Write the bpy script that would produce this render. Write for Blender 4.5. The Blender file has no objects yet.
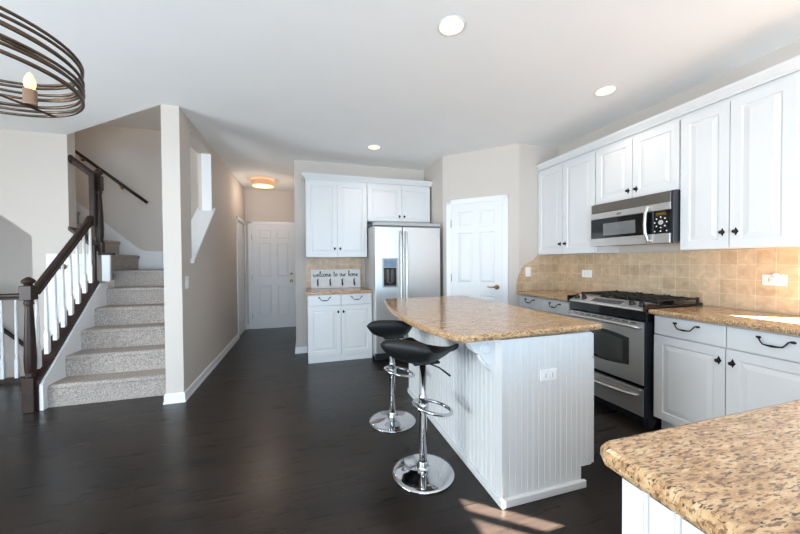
import bpy, bmesh, math, random
from mathutils import Vector, Matrix

SC = bpy.context.scene
COL = SC.collection
random.seed(7)
PI = math.pi

# ------------------------------------------------------------------ camera
def make_camera():
    yaw, pit, roll = 0.2912, 0.0160, 0.0070
    cy, sy = math.cos(yaw), math.sin(yaw)
    fw = Vector((sy, cy, 0)); rt = Vector((cy, -sy, 0)); up = Vector((0, 0, 1))
    ct, st = math.cos(pit), math.sin(pit)
    f2 = fw * ct - up * st
    u2 = up * ct + fw * st
    cr, sr = math.cos(roll), math.sin(roll)
    r3 = rt * cr - u2 * sr
    u3 = u2 * cr + rt * sr
    cam = bpy.data.cameras.new('camera')
    cam.sensor_fit = 'HORIZONTAL'
    cam.sensor_width = 36.0
    cam.lens = 36.0 * 321.05 / 800.0
    cam.clip_start = 0.03
    cam.clip_end = 200
    o = bpy.data.objects.new('camera', cam)
    COL.objects.link(o)
    m = Matrix((r3, u3, -f2)).transposed().to_4x4()
    m.translation = Vector((0, 0, 1.284))
    o.matrix_world = m
    SC.camera = o
make_camera()

# ------------------------------------------------------------------ world, sun, large lights, exposure
w = bpy.data.worlds.new('sky_world')
SC.world = w
w.use_nodes = True
bg = w.node_tree.nodes['Background']
bg.inputs['Color'].default_value = (0.80, 0.90, 1.0, 1)
bg.inputs['Strength'].default_value = 1.0

def light(name, kind, loc, energy, color=(1, 1, 1), **kw):
    l = bpy.data.lights.new(name, kind)
    l.energy = energy
    l.color = color
    d = kw.pop('aim', None)
    for k, v in kw.items():
        setattr(l, k, v)
    o = bpy.data.objects.new(name, l)
    COL.objects.link(o)
    o.location = loc
    if d is not None:
        o.rotation_euler = Vector(d).to_track_quat('-Z', 'Y').to_euler()
    return o

light('sun', 'SUN', (8, -6, 7), 180.0, (1.0, 0.97, 0.92), angle=0.008, aim=(-0.79, 0.613, -0.76))
# daylight through the glazed wall behind the camera: blue skylight, and an added upward fill that brightens the ceiling
light('patio_skylight', 'AREA', (0.0, -2.9, 1.25), 250, (0.29, 0.64, 1.0), shape='RECTANGLE', size=4.8, size_y=2.2, aim=(0, 1, -0.55))
light('patio_ceiling_fill', 'AREA', (0.0, -2.9, 0.7), 275, (0.99, 0.98, 0.97), shape='RECTANGLE', size=4.8, size_y=1.2, aim=(0, 1, 2.0))
light('dining_skylight', 'AREA', (-5.0, 0.6, 1.1), 340, (0.78, 0.91, 1.0), shape='RECTANGLE', size=3.0, size_y=1.4, aim=(1, 0.05, -0.5))
light('dining_ceiling_fill', 'AREA', (-5.0, 0.6, 0.9), 95, (1.0, 0.97, 0.94), shape='RECTANGLE', size=3.0, size_y=1.0, aim=(1, 0.15, 1.6))  # added upward fill for the ceiling, in place of light off the ground
light('sink_daylight', 'AREA', (3.30, 0.60, 1.75), 20, (0.80, 0.90, 1.0), shape='RECTANGLE', size=0.95, size_y=1.0, aim=(-1, 0, 0))

SC.view_settings.view_transform = 'Standard'
SC.view_settings.look = 'None'
SC.view_settings.gamma = 1.0
SC.view_settings.use_curve_mapping = False
SC.view_settings.exposure = -0.32
SC.cycles.use_denoising = True
SC.cycles.sample_clamp_indirect = 6.0
SC.cycles.max_bounces = 12
SC.cycles.diffuse_bounces = 8
SC.cycles.caustics_reflective = False
SC.cycles.caustics_refractive = False

# ------------------------------------------------------------------ materials
def lin(c):
    return tuple(((x / 255) / 12.92 if x <= 10 else ((x / 255 + 0.055) / 1.055) ** 2.4) for x in c) + (1,)

MATS = {}
def mat(name, rgb, rough=0.5, metal=0.0, spec=0.5, bump=0.0, bscale=200, coat=0.0, var=0.0, vscale=3.0):
    m = bpy.data.materials.new(name)
    m.use_nodes = True
    nt = m.node_tree
    b = nt.nodes['Principled BSDF']
    b.inputs['Base Color'].default_value = lin(rgb)
    b.inputs['Roughness'].default_value = rough
    b.inputs['Metallic'].default_value = metal
    b.inputs['Specular IOR Level'].default_value = spec
    b.inputs['Coat Weight'].default_value = coat
    tc = nt.nodes.new('ShaderNodeTexCoord')
    n = nt.nodes.new('ShaderNodeTexNoise')
    n.inputs['Scale'].default_value = vscale
    n.inputs['Detail'].default_value = 4
    nt.links.new(tc.outputs['Object'], n.inputs['Vector'])
    if var:
        r = nt.nodes.new('ShaderNodeValToRGB')
        c = lin(rgb)
        r.color_ramp.elements[0].position = 0.3
        r.color_ramp.elements[0].color = tuple(x * (1 - var) for x in c[:3]) + (1,)
        r.color_ramp.elements[1].position = 0.7
        r.color_ramp.elements[1].color = tuple(min(1, x * (1 + var)) for x in c[:3]) + (1,)
        nt.links.new(n.outputs['Fac'], r.inputs['Fac'])
        nt.links.new(r.outputs['Color'], b.inputs['Base Color'])
    if bump:
        n2 = nt.nodes.new('ShaderNodeTexNoise')
        n2.inputs['Scale'].default_value = bscale
        nt.links.new(tc.outputs['Object'], n2.inputs['Vector'])
        bp = nt.nodes.new('ShaderNodeBump')
        bp.inputs['Strength'].default_value = bump
        bp.inputs['Distance'].default_value = 0.004
        nt.links.new(n2.outputs['Fac'], bp.inputs['Height'])
        nt.links.new(bp.outputs['Normal'], b.inputs['Normal'])
    MATS[name] = m
    return m

def emit(name, rgb, strength):
    m = bpy.data.materials.new(name)
    m.use_nodes = True
    b = m.node_tree.nodes['Principled BSDF']
    b.inputs['Base Color'].default_value = lin(rgb)
    b.inputs['Emission Color'].default_value = lin(rgb)
    b.inputs['Emission Strength'].default_value = strength
    MATS[name] = m
    return m

mat('wall_paint', (198, 189, 180), 0.75, bump=0.05, bscale=350, var=0.015, vscale=1.5)
mat('ceiling_paint', (242, 242, 241), 0.85, bump=0.08, bscale=300, var=0.01)
mat('trim_white', (228, 228, 228), 0.35, var=0.008)
mat('cabinet_white', (217, 217, 216), 0.32, var=0.008)
mat('door_white', (224, 223, 222), 0.38, var=0.008)
mat('dark_wood', (46, 31, 25), 0.36, var=0.3, vscale=9, spec=0.3)
mat('black_iron', (22, 21, 22), 0.4, spec=0.5, var=0.2, vscale=30)
mat('black_bronze', (28, 26, 27), 0.35, metal=0.6, var=0.2, vscale=40)
mat('black_gloss', (14, 14, 16), 0.08, spec=0.6, var=0.1)
mat('black_side', (38, 40, 45), 0.35, var=0.1)
mat('black_leather', (13, 13, 14), 0.5, spec=0.35, bump=0.12, bscale=260, var=0.15, vscale=8)
mat('chrome', (205, 206, 208), 0.06, metal=1.0, var=0.02)
mat('brass', (176, 140, 78), 0.22, metal=1.0, var=0.06)
mat('plate_white', (238, 238, 236), 0.3, var=0.01)
mat('slot_dark', (60, 60, 62), 0.5, var=0.05)
mat('bronze_wire', (92, 78, 66), 0.35, metal=0.85, var=0.25, vscale=25)
mat('sleeve_bronze', (150, 122, 100), 0.35, metal=0.5, var=0.1)
mat('nickel', (170, 160, 148), 0.3, metal=1.0, var=0.05)
mat('sign_white', (222, 220, 217), 0.7, var=0.05, vscale=14)
mat('sign_ink', (38, 36, 38), 0.7, var=0.05)
mat('grey_plastic', (176, 174, 172), 0.45, var=0.03)
mat('vent_steel', (128, 121, 113), 0.38, metal=0.85, var=0.04)
mat('dark_grey', (72, 74, 78), 0.4, var=0.05)
mat('display_glow', (96, 72, 22), 0.2, var=0.1)
mat('panel_blue', (120, 140, 160), 0.15, var=0.15, vscale=20)
mat('oven_glass', (38, 40, 40), 0.06, spec=0.8, var=0.2, vscale=3)
mat('oven_inner', (66, 68, 67), 0.1, spec=0.6, var=0.1, vscale=4)
mat('grey_glass', (110, 112, 112), 0.1, spec=0.6, var=0.1, vscale=4)
emit('can_glow', (255, 226, 188), 1.6)
emit('bulb_glow', (255, 196, 124), 3.2)
emit('shade_glow', (232, 182, 138), 0.32)
emit('lens_glow', (255, 222, 178), 1.0)

def stainless():
    m = mat('stainless', (212, 211, 208), 0.34, metal=0.85)
    nt = m.node_tree
    b = nt.nodes['Principled BSDF']
    tc = nt.nodes.new('ShaderNodeTexCoord')
    mp = nt.nodes.new('ShaderNodeMapping')
    mp.inputs['Scale'].default_value = (6, 6, 700)
    n = nt.nodes.new('ShaderNodeTexNoise')
    n.inputs['Scale'].default_value = 1.0
    n.inputs['Detail'].default_value = 3
    nt.links.new(tc.outputs['Object'], mp.inputs['Vector'])
    nt.links.new(mp.outputs['Vector'], n.inputs['Vector'])
    mr = nt.nodes.new('ShaderNodeMapRange')
    mr.inputs['To Min'].default_value = 0.30
    mr.inputs['To Max'].default_value = 0.38
    nt.links.new(n.outputs['Fac'], mr.inputs['Value'])
    nt.links.new(mr.outputs['Result'], b.inputs['Roughness'])
stainless()

def granite():
    m = mat('granite', (205, 172, 132), 0.16, spec=0.5)
    nt = m.node_tree
    b = nt.nodes['Principled BSDF']
    tc = nt.nodes.new('ShaderNodeTexCoord')
    mp = nt.nodes.new('ShaderNodeMapping')
    mp.inputs['Rotation'].default_value = (0, 0, 0.25)
    mp.inputs['Scale'].default_value = (0.42, 1.5, 1.0)
    nt.links.new(tc.outputs['Object'], mp.inputs['Vector'])
    def noise(scale, detail=4, rough=0.6, dist=0.0):
        n = nt.nodes.new('ShaderNodeTexNoise')
        n.inputs['Scale'].default_value = scale
        n.inputs['Detail'].default_value = detail
        n.inputs['Roughness'].default_value = rough
        n.inputs['Distortion'].default_value = dist
        nt.links.new(mp.outputs['Vector'], n.inputs['Vector'])
        return n
    def ramp(src, stops):
        r = nt.nodes.new('ShaderNodeValToRGB')
        e = r.color_ramp.elements
        while len(e) < len(stops):
            e.new(0.5)
        for i, (p, c) in enumerate(stops):
            e[i].position = p
            e[i].color = c if len(c) == 4 else lin(c)
        nt.links.new(src, r.inputs['Fac'])
        return r
    def mix(a, bb, f):
        x = nt.nodes.new('ShaderNodeMix')
        x.data_type = 'RGBA'
        nt.links.new(f, x.inputs['Factor'])
        nt.links.new(a, x.inputs[6])
        if isinstance(bb, tuple):
            x.inputs[7].default_value = bb
        else:
            nt.links.new(bb, x.inputs[7])
        return x.outputs[2]
    base = ramp(noise(40, 5, 0.65, 0.4).outputs['Fac'], [(0.30, (142, 106, 74)), (0.44, (180, 141, 100)), (0.58, (203, 167, 125)), (0.74, (216, 188, 150))])
    brown = ramp(noise(115, 3, 0.6, 0.2).outputs['Fac'], [(0.51, (0, 0, 0, 1)), (0.61, (1, 1, 1, 1))])
    dark = ramp(noise(135, 2, 0.5, 0.1).outputs['Fac'], [(0.62, (0, 0, 0, 1)), (0.68, (1, 1, 1, 1))])
    pale = ramp(noise(110, 2, 0.5, 0.0).outputs['Fac'], [(0.62, (0, 0, 0, 1)), (0.72, (1, 1, 1, 1))])
    c1 = mix(base.outputs['Color'], lin((122, 92, 68)), brown.outputs['Color'])
    c2 = mix(c1, lin((212, 188, 150)), pale.outputs['Color'])
    c3 = mix(c2, lin((62, 50, 44)), dark.outputs['Color'])
    nt.links.new(c3, b.inputs['Base Color'])
granite()

def floor_wood():
    m = mat('floor_wood', (31, 28, 26), 0.3, spec=0.36)
    nt = m.node_tree
    b = nt.nodes['Principled BSDF']
    tc = nt.nodes.new('ShaderNodeTexCoord')
    br = nt.nodes.new('ShaderNodeTexBrick')
    br.offset = 0.37
    br.inputs['Color1'].default_value = lin((38, 31, 27))
    br.inputs['Color2'].default_value = lin((28, 23, 20))
    br.inputs['Mortar'].default_value = lin((15, 13, 12))
    br.inputs['Scale'].default_value = 1.0
    br.inputs['Mortar Size'].default_value = 0.0018
    br.inputs['Brick Width'].default_value = 1.15
    br.inputs['Row Height'].default_value = 0.125
    nt.links.new(tc.outputs['Object'], br.inputs['Vector'])
    mp = nt.nodes.new('ShaderNodeMapping')
    mp.inputs['Scale'].default_value = (2.2, 38, 1)
    nt.links.new(tc.outputs['Object'], mp.inputs['Vector'])
    n = nt.nodes.new('ShaderNodeTexNoise')
    n.inputs['Scale'].default_value = 1.0
    n.inputs['Detail'].default_value = 6
    n.inputs['Distortion'].default_value = 0.4
    nt.links.new(mp.outputs['Vector'], n.inputs['Vector'])
    r = nt.nodes.new('ShaderNodeValToRGB')
    r.color_ramp.elements[0].position = 0.35
    r.color_ramp.elements[0].color = (0.80, 0.79, 0.78, 1)
    r.color_ramp.elements[1].position = 0.7
    r.color_ramp.elements[1].color = (1.25, 1.23, 1.20, 1)
    nt.links.new(n.outputs['Fac'], r.inputs['Fac'])
    x = nt.nodes.new('ShaderNodeMix')
    x.data_type = 'RGBA'
    x.blend_type = 'MULTIPLY'
    x.inputs['Factor'].default_value = 1.0
    nt.links.new(br.outputs['Color'], x.inputs[6])
    nt.links.new(r.outputs['Color'], x.inputs[7])
    nt.links.new(x.outputs[2], b.inputs['Base Color'])
    mr = nt.nodes.new('ShaderNodeMapRange')
    mr.inputs['To Min'].default_value = 0.24
    mr.inputs['To Max'].default_value = 0.33
    nt.links.new(n.outputs['Fac'], mr.inputs['Value'])
    nt.links.new(mr.outputs['Result'], b.inputs['Roughness'])
    bp = nt.nodes.new('ShaderNodeBump')
    bp.inputs['Strength'].default_value = 0.05
    bp.inputs['Distance'].default_value = 0.003
    nt.links.new(n.outputs['Fac'], bp.inputs['Height'])
    nt.links.new(bp.outputs['Normal'], b.inputs['Normal'])
floor_wood()

def tile(name, axis):
    m = mat(name, (205, 172, 136), 0.42)
    nt = m.node_tree
    b = nt.nodes['Principled BSDF']
    tc = nt.nodes.new('ShaderNodeTexCoord')
    sp = nt.nodes.new('ShaderNodeSeparateXYZ')
    cb = nt.nodes.new('ShaderNodeCombineXYZ')
    nt.links.new(tc.outputs['Object'], sp.inputs['Vector'])
    nt.links.new(sp.outputs['XYZ'.index(axis)], cb.inputs[0])
    nt.links.new(sp.outputs[2], cb.inputs[1])
    br = nt.nodes.new('ShaderNodeTexBrick')
    br.offset = 0.0
    br.inputs['Color1'].default_value = lin((206, 182, 152))
    br.inputs['Color2'].default_value = lin((190, 164, 134))
    br.inputs['Mortar'].default_value = lin((214, 197, 174))
    br.inputs['Mortar Size'].default_value = 0.0028
    br.inputs['Mortar Smooth'].default_value = 0.5
    br.inputs['Scale'].default_value = 1.0
    br.inputs['Brick Width'].default_value = 0.104
    br.inputs['Row Height'].default_value = 0.110
    nt.links.new(cb.outputs[0], br.inputs['Vector'])
    n = nt.nodes.new('ShaderNodeTexNoise')
    n.inputs['Scale'].default_value = 16
    n.inputs['Detail'].default_value = 6
    n.inputs['Distortion'].default_value = 0.8
    nt.links.new(tc.outputs['Object'], n.inputs['Vector'])
    r = nt.nodes.new('ShaderNodeValToRGB')
    r.color_ramp.elements[0].position = 0.3
    r.color_ramp.elements[0].color = (0.80, 0.77, 0.73, 1)
    r.color_ramp.elements[1].position = 0.65
    r.color_ramp.elements[1].color = (1.08, 1.07, 1.05, 1)
    nt.links.new(n.outputs['Fac'], r.inputs['Fac'])
    x = nt.nodes.new('ShaderNodeMix')
    x.data_type = 'RGBA'
    x.blend_type = 'MULTIPLY'
    x.inputs['Factor'].default_value = 0.9
    nt.links.new(br.outputs['Color'], x.inputs[6])
    nt.links.new(r.outputs['Color'], x.inputs[7])
    nt.links.new(x.outputs[2], b.inputs['Base Color'])
    bp = nt.nodes.new('ShaderNodeBump')
    bp.inputs['Strength'].default_value = 0.35
    bp.inputs['Distance'].default_value = 0.003
    nt.links.new(br.outputs['Fac'], bp.inputs['Height'])
    bp.invert = True
    nt.links.new(bp.outputs['Normal'], b.inputs['Normal'])
tile('tile_y', 'Y')
tile('tile_x', 'X')

def carpet():
    m = mat('carpet', (160, 150, 142), 0.95, spec=0.1)
    nt = m.node_tree
    b = nt.nodes['Principled BSDF']
    tc = nt.nodes.new('ShaderNodeTexCoord')
    n = nt.nodes.new('ShaderNodeTexNoise')
    n.inputs['Scale'].default_value = 95
    n.inputs['Detail'].default_value = 5
    n.inputs['Roughness'].default_value = 0.75
    nt.links.new(tc.outputs['Object'], n.inputs['Vector'])
    r = nt.nodes.new('ShaderNodeValToRGB')
    r.color_ramp.elements[0].position = 0.34
    r.color_ramp.elements[0].color = lin((116, 104, 97))
    r.color_ramp.elements[1].position = 0.64
    r.color_ramp.elements[1].color = lin((196, 187, 179))
    nt.links.new(n.outputs['Fac'], r.inputs['Fac'])
    nt.links.new(r.outputs['Color'], b.inputs['Base Color'])
    bp = nt.nodes.new('ShaderNodeBump')
    bp.inputs['Strength'].default_value = 0.8
    bp.inputs['Distance'].default_value = 0.008
    nt.links.new(n.outputs['Fac'], bp.inputs['Height'])
    nt.links.new(bp.outputs['Normal'], b.inputs['Normal'])
carpet()

def clear_glass(name):
    m = mat(name, (255, 250, 240), 0.03)
    b = m.node_tree.nodes['Principled BSDF']
    b.inputs['Transmission Weight'].default_value = 1.0
    b.inputs['IOR'].default_value = 1.2
clear_glass('bulb_glass')
clear_glass('window_glass')

# ------------------------------------------------------------------ mesh helpers
class MB:
    def __init__(self):
        self.bm = bmesh.new()
    def quad(self, pts, smooth=False):
        vs = [self.bm.verts.new(p) for p in pts]
        f = self.bm.faces.new(vs)
        f.smooth = smooth
        return f
    def mbox(self, M, u0, u1, v0, v1, d0, d1, bev=0.0):
        """box in mapped coordinates (u along, v up, d outwards)"""
        if bev:
            b = bev
            loops = []
            for d, i in ((d0, 0), (d1 - b, 0), (d1 - b * 0.3, b * 0.3), (d1, b)):
                loops.append([M(u0 + i, v0 + i, d), M(u1 - i, v0 + i, d), M(u1 - i, v1 - i, d), M(u0 + i, v1 - i, d)])
            self.loft(loops, cap=True)
            return self
        c = [M(u, v, d) for d in (d0, d1) for (u, v) in ((u0, v0), (u1, v0), (u1, v1), (u0, v1))]
        vs = [self.bm.verts.new(p) for p in c]
        for idx in ((3, 2, 1, 0), (4, 5, 6, 7), (0, 1, 5, 4), (1, 2, 6, 5), (2, 3, 7, 6), (3, 0, 4, 7)):
            self.bm.faces.new([vs[i] for i in idx])
        return self
    def box(self, x0, x1, y0, y1, z0, z1, bev=0.0):
        if not bev:
            return self.mbox(lambda u, v, d: Vector((u, v, d)), x0, x1, y0, y1, z0, z1)
        t = bmesh.new()
        bmesh.ops.create_cube(t, size=1.0)
        for v in t.verts:
            v.co = Vector((x0 + (v.co.x + .5) * (x1 - x0), y0 + (v.co.y + .5) * (y1 - y0), z0 + (v.co.z + .5) * (z1 - z0)))
        bmesh.ops.bevel(t, geom=t.edges[:], offset=bev, segments=2, affect='EDGES', profile=0.5)
        self.merge(t)
        return self
    def merge(self, t):
        me = bpy.data.meshes.new('tmp')
        t.to_mesh(me)
        t.free()
        self.bm.from_mesh(me)
        bpy.data.meshes.remove(me)
    def loft(self, loops, cap=True, closed=True, smooth=False):
        rows = [[self.bm.verts.new(p) for p in l] for l in loops]
        n = len(rows[0])
        for a, b in zip(rows, rows[1:]):
            for i in range(n if closed else n - 1):
                j = (i + 1) % n
                try:
                    f = self.bm.faces.new((a[i], a[j], b[j], b[i]))
                    f.smooth = smooth
                except ValueError:
                    pass
        if cap:
            self.bm.faces.new(list(reversed(rows[0])))
            self.bm.faces.new(rows[-1])
        return self
    def prism(self, poly, a, b, F):
        """poly of 2-D points, extruded between a and b; F(p, q, t) -> point"""
        self.loft([[F(p, q, a) for p, q in poly], [F(p, q, b) for p, q in poly]])
        return self
    def tube(self, pts, r, n=8, closed=False, cap=True, sx=1.0):
        pts = [Vector(p) for p in pts]
        m = len(pts)
        rs = r if isinstance(r, (list, tuple)) else [r] * m
        tang = []
        for i in range(m):
            if closed:
                t = pts[(i + 1) % m] - pts[i - 1]
            else:
                t = pts[min(i + 1, m - 1)] - pts[max(i - 1, 0)]
            tang.append(t.normalized())
        ref = Vector((0, 0, 1)) if abs(tang[0].z) < 0.9 else Vector((1, 0, 0))
        nrm = (ref - tang[0] * ref.dot(tang[0])).normalized()
        loops = []
        for i in range(m):
            nrm = (nrm - tang[i] * nrm.dot(tang[i]))
            nrm = nrm.normalized() if nrm.length > 1e-6 else tang[i].orthogonal().normalized()
            bn = tang[i].cross(nrm)
            loops.append([pts[i] + (nrm * math.cos(2 * PI * k / n) + bn * math.sin(2 * PI * k / n) * sx) * rs[i] for k in range(n)])
        if closed:
            loops.append(loops[0])
            rows = [[self.bm.verts.new(p) for p in l] for l in loops[:-1]]
            rows.append(rows[0])
            for a, b in zip(rows, rows[1:]):
                for i in range(n):
                    j = (i + 1) % n
                    f = self.bm.faces.new((a[i], a[j], b[j], b[i]))
                    f.smooth = True
        else:
            self.loft(loops, cap=cap, smooth=True)
        return self
    def lathe(self, prof, c=(0, 0, 0), n=24, axis='Z', cap=True):
        """prof = [(radius, height)...] turned about an axis through c"""
        c = Vector(c)
        loops = []
        for r, h in prof:
            l = []
            for k in range(n):
                a = 2 * PI * k / n
                x, y = max(r, 1e-4) * math.cos(a), max(r, 1e-4) * math.sin(a)
                if axis == 'Z': l.append(c + Vector((x, y, h)))
                elif axis == 'X': l.append(c + Vector((h, x, y)))
                else: l.append(c + Vector((y, h, x)))
            loops.append(l)
        self.loft(loops, cap=cap, smooth=True)
        return self
    def cells(self, M, us, vs, panels, t, rec=0.006, bev=0.022, step=0.008, raised=True):
        """front of a panelled leaf: grid of flat cells, each panel cell sunk and raised again"""
        u0, u1, v0, v1 = us[0], us[-1], vs[0], vs[-1]
        for i in range(len(us) - 1):
            for j in range(len(vs) - 1):
                a, b, c, d = us[i], us[i + 1], vs[j], vs[j + 1]
                if (i, j) in panels:
                    loops = []
                    seq = [(0, t), (step * .5, t - rec), (step, t - rec)]
                    if raised:
                        seq += [(step + bev, t - 0.0008), (step + bev + .001, t - 0.0006)]
                    for k, dd in seq:
                        loops.append([M(a + k, c + k, dd), M(b - k, c + k, dd), M(b - k, d - k, dd), M(a + k, d - k, dd)])
                    rows = [[self.bm.verts.new(p) for p in l] for l in loops]
                    for ra, rb in zip(rows, rows[1:]):
                        for q in range(4):
                            self.bm.faces.new((ra[q], ra[(q + 1) % 4], rb[(q + 1) % 4], rb[q]))
                    self.bm.faces.new(rows[-1])
                else:
                    self.quad([M(a, c, t), M(b, c, t), M(b, d, t), M(a, d, t)])
        # edges and back
        self.quad([M(u0, v0, 0), M(u0, v1, 0), M(u1, v1, 0), M(u1, v0, 0)])
        for p, q in (((u0, v0), (u1, v0)), ((u1, v0), (u1, v1)), ((u1, v1), (u0, v1)), ((u0, v1), (u0, v0))):
            self.quad([M(p[0], p[1], 0), M(q[0], q[1], 0), M(q[0], q[1], t), M(p[0], p[1], t)])
        return self
    def slab(self, poly, z0, z1, b=0.012):
        """worktop: outline (x, y), softened top and bottom edge"""
        P = [Vector((x, y, 0)) for x, y in poly]
        n = len(P)
        area = sum(P[i].x * P[(i + 1) % n].y - P[(i + 1) % n].x * P[i].y for i in range(n))
        s = 1 if area > 0 else -1
        off = []
        for i in range(n):
            e1 = (P[i] - P[i - 1]).normalized(); e2 = (P[(i + 1) % n] - P[i]).normalized()
            n1 = Vector((-e1.y, e1.x, 0)) * s; n2 = Vector((-e2.y, e2.x, 0)) * s
            m = (n1 + n2)
            m = m / max(0.3, m.length_squared / 2)
            off.append(m)
        loops = []
        for k, z in ((b, z0), (b * .3, z0 + b * .3), (0, z0 + b), (0, z1 - b), (b * .3, z1 - b * .3), (b, z1)):
            loops.append([P[i] + off[i] * k + Vector((0, 0, z)) for i in range(n)])
        self.loft(loops)
        return self
    def build(self, name, m, parent=None, fix=True):
        bmesh.ops.remove_doubles(self.bm, verts=self.bm.verts[:], dist=1e-5) if fix == 'weld' else None
        bmesh.ops.recalc_face_normals(self.bm, faces=self.bm.faces[:])
        me = bpy.data.meshes.new(name)
        if parent is not None:
            r = parent
            while r.parent: r = r.parent
            off = -Vector(r['_o'])
        else:
            off = Vector((0, 0, 0))
        bmesh.ops.translate(self.bm, verts=self.bm.verts[:], vec=off)
        self.bm.to_mesh(me)
        self.bm.free()
        me.materials.append(MATS[m])
        o = bpy.data.objects.new(name, me)
        COL.objects.link(o)
        if parent is not None:
            o.parent = parent
        return o

def tag(o, label, cat, group=None, kind=None):
    o['label'] = label
    o['category'] = cat
    if group: o['group'] = group
    if kind: o['kind'] = kind
    return o

def thing(name, label, cat, loc, group=None):
    o = bpy.data.objects.new(name, None)
    o.empty_display_size = 0.05
    COL.objects.link(o)
    o.location = loc
    o['_o'] = tuple(loc)
    return tag(o, label, cat, group)

def solo(name, mb, m, label, cat, loc=(0, 0, 0), group=None):
    """a thing that is one mesh, its origin at loc"""
    bmesh.ops.translate(mb.bm, verts=mb.bm.verts[:], vec=-Vector(loc))
    o = mb.build(name, m)
    o.location = loc
    o['_o'] = tuple(loc)
    return tag(o, label, cat, group)

def struct(name, mb, m, label, cat='room', parent=None):
    o = mb.build(name, m, parent)
    o['kind'] = 'structure'
    o['_o'] = (0, 0, 0)
    if parent is None:
        o['label'] = label
        o['category'] = cat
    return o

def copy_tree(o, parent=None):
    c = o.copy()
    COL.objects.link(c)
    if parent is not None: c.parent = parent
    for ch in list(o.children):
        copy_tree(ch, c)
    return c

ID = lambda u, v, d: Vector((u, v, d))
def FX(x, ys, zs):   # face looking towards -X; u runs along -Y from ys
    return lambda u, v, d: Vector((x - d, ys - u, zs + v))
def FY(xs, y, zs):   # face looking towards -Y
    return lambda u, v, d: Vector((xs + u, y - d, zs + v))
def FPX(x, ys, zs):  # face looking towards +X; u runs along +Y
    return lambda u, v, d: Vector((x + d, ys + u, zs + v))
yz = lambda p, q, t: Vector((t, p, q))
xz = lambda p, q, t: Vector((p, t, q))
xy = lambda p, q, t: Vector((p, q, t))

H = 2.72
RISE, RUN = 0.20, 0.23

# ------------------------------------------------------------------ room shell
struct('floor', MB().prism([(-5.2, -2.75), (3.3, -2.75), (3.3, 6.95), (-1.2, 6.95), (-1.2, 5.6), (-2.3, 5.6), (-2.3, 4.64), (-5.2, 4.64)], -0.2, 0, xy), 'floor_wood', 'dark espresso plank wood floor', 'floor')
struct('floor_basement', MB().box(-5.3, -2.2, 4.5, 5.65, -2.75, -2.6), 'floor_wood', 'floor at the foot of the basement stairwell', 'floor')
struct('ceiling', MB().prism([(-5.2, -2.75), (3.3, -2.75), (3.3, 6.95), (-1.15, 6.95), (-1.15, 3.42), (-1.222, 3.416), (-2.5, 4.49), (-5.2, 4.49)], H, H + 0.25, xy), 'ceiling_paint', 'smooth white kitchen and hall ceiling', 'ceiling')
struct('ceiling_upper', MB().box(-5.3, -1.1, 3.2, 5.65, 3.22, 3.3), 'ceiling_paint', 'white ceiling high over the staircase', 'ceiling')

def holed_wall(mb, M, W, Hh, holes, t):
    """upright wall of width W, height Hh, thickness t behind the face, with rectangular holes (u0,u1,v0,v1)"""
    us = sorted({0, W} | {h[0] for h in holes} | {h[1] for h in holes})
    vs = sorted({0, Hh} | {h[2] for h in holes} | {h[3] for h in holes})
    for i in range(len(us) - 1):
        for j in range(len(vs) - 1):
            cu, cv = (us[i] + us[i + 1]) / 2, (vs[j] + vs[j + 1]) / 2
            if any(h[0] < cu < h[1] and h[2] < cv < h[3] for h in holes): continue
            mb.mbox(M, us[i], us[i + 1], vs[j], vs[j + 1], -t, 0)
    return mb

# left (dining side) wall with the opening to the basement stairs, and its end by the staircase
mb = MB().prism([(-2.25, 0), (-2.25, 1.43), (-2.5, 1.66), (-2.5, 3.22), (-5.2, 3.22), (-5.2, 0), (-4.4, 0), (-4.4, 2.55), (-3.92, 2.55), (-2.825, 1.595), (-2.825, 0)], 4.49, 4.62, xz)
struct('wall_left', mb, 'wall_paint', 'pale wall left of the staircase with a sloped stairwell opening', 'wall')
struct('wall_stair', MB().box(-5.3, -1.1, 5.5, 5.64, -2.6, 3.25), 'wall_paint', 'greige wall behind the turn of the staircase', 'wall')
struct('ceiling_stair', MB().prism([(-2.26, 1.085), (-4.6, 3.13), (-4.6, 3.21), (-2.26, 1.165)], 4.625, 5.495, xz), 'wall_paint', 'sloped underside of the upper flight above the basement stairs', 'ceiling')
# hall wall: column end, sloped window opening to the stair
mb = MB()
for poly in ([(3.416, 0), (3.416, 3.22), (3.70, 3.22), (3.70, 0)],
             [(3.70, 0), (3.70, 1.31), (4.47, 1.90), (4.47, 0)],
             [(3.70, 2.62), (3.70, 3.22), (4.47, 3.22), (4.47, 2.62)],
             [(4.47, 0), (4.47, 3.22), (6.03, 3.22), (6.03, 0)],
             [(6.03, 2.02), (6.03, 2.72), (6.79, 2.72), (6.79, 2.02)]):
    mb.prism(poly, -1.222, -1.079, yz)
struct('wall_hall', mb, 'wall_paint', 'long hall wall ending in a square column beside the stairs', 'wall')
struct('wall_hall_end', MB().box(-1.30, 0.0, 6.80, 6.95, 0, H), 'wall_paint', 'end wall of the hall around the white door', 'wall')
mb = MB().box(-0.115, 1.98, 4.75, 4.90, 0, H).box(-0.115, 0.0, 4.90, 6.80, 0, H)
struct('wall_back', mb, 'wall_paint', 'greige wall behind the refrigerator', 'wall')
mb = MB().prism([(1.83, 4.05), (2.53, 3.35), (3.12, 3.35), (3.27, 3.35), (3.27, 3.5), (2.6, 3.5), (1.98, 4.12), (1.98, 4.75), (1.83, 4.75)], 0, H, xy)
struct('wall_pantry', mb, 'wall_paint', 'angled corner wall holding the pantry door', 'wall')
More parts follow.
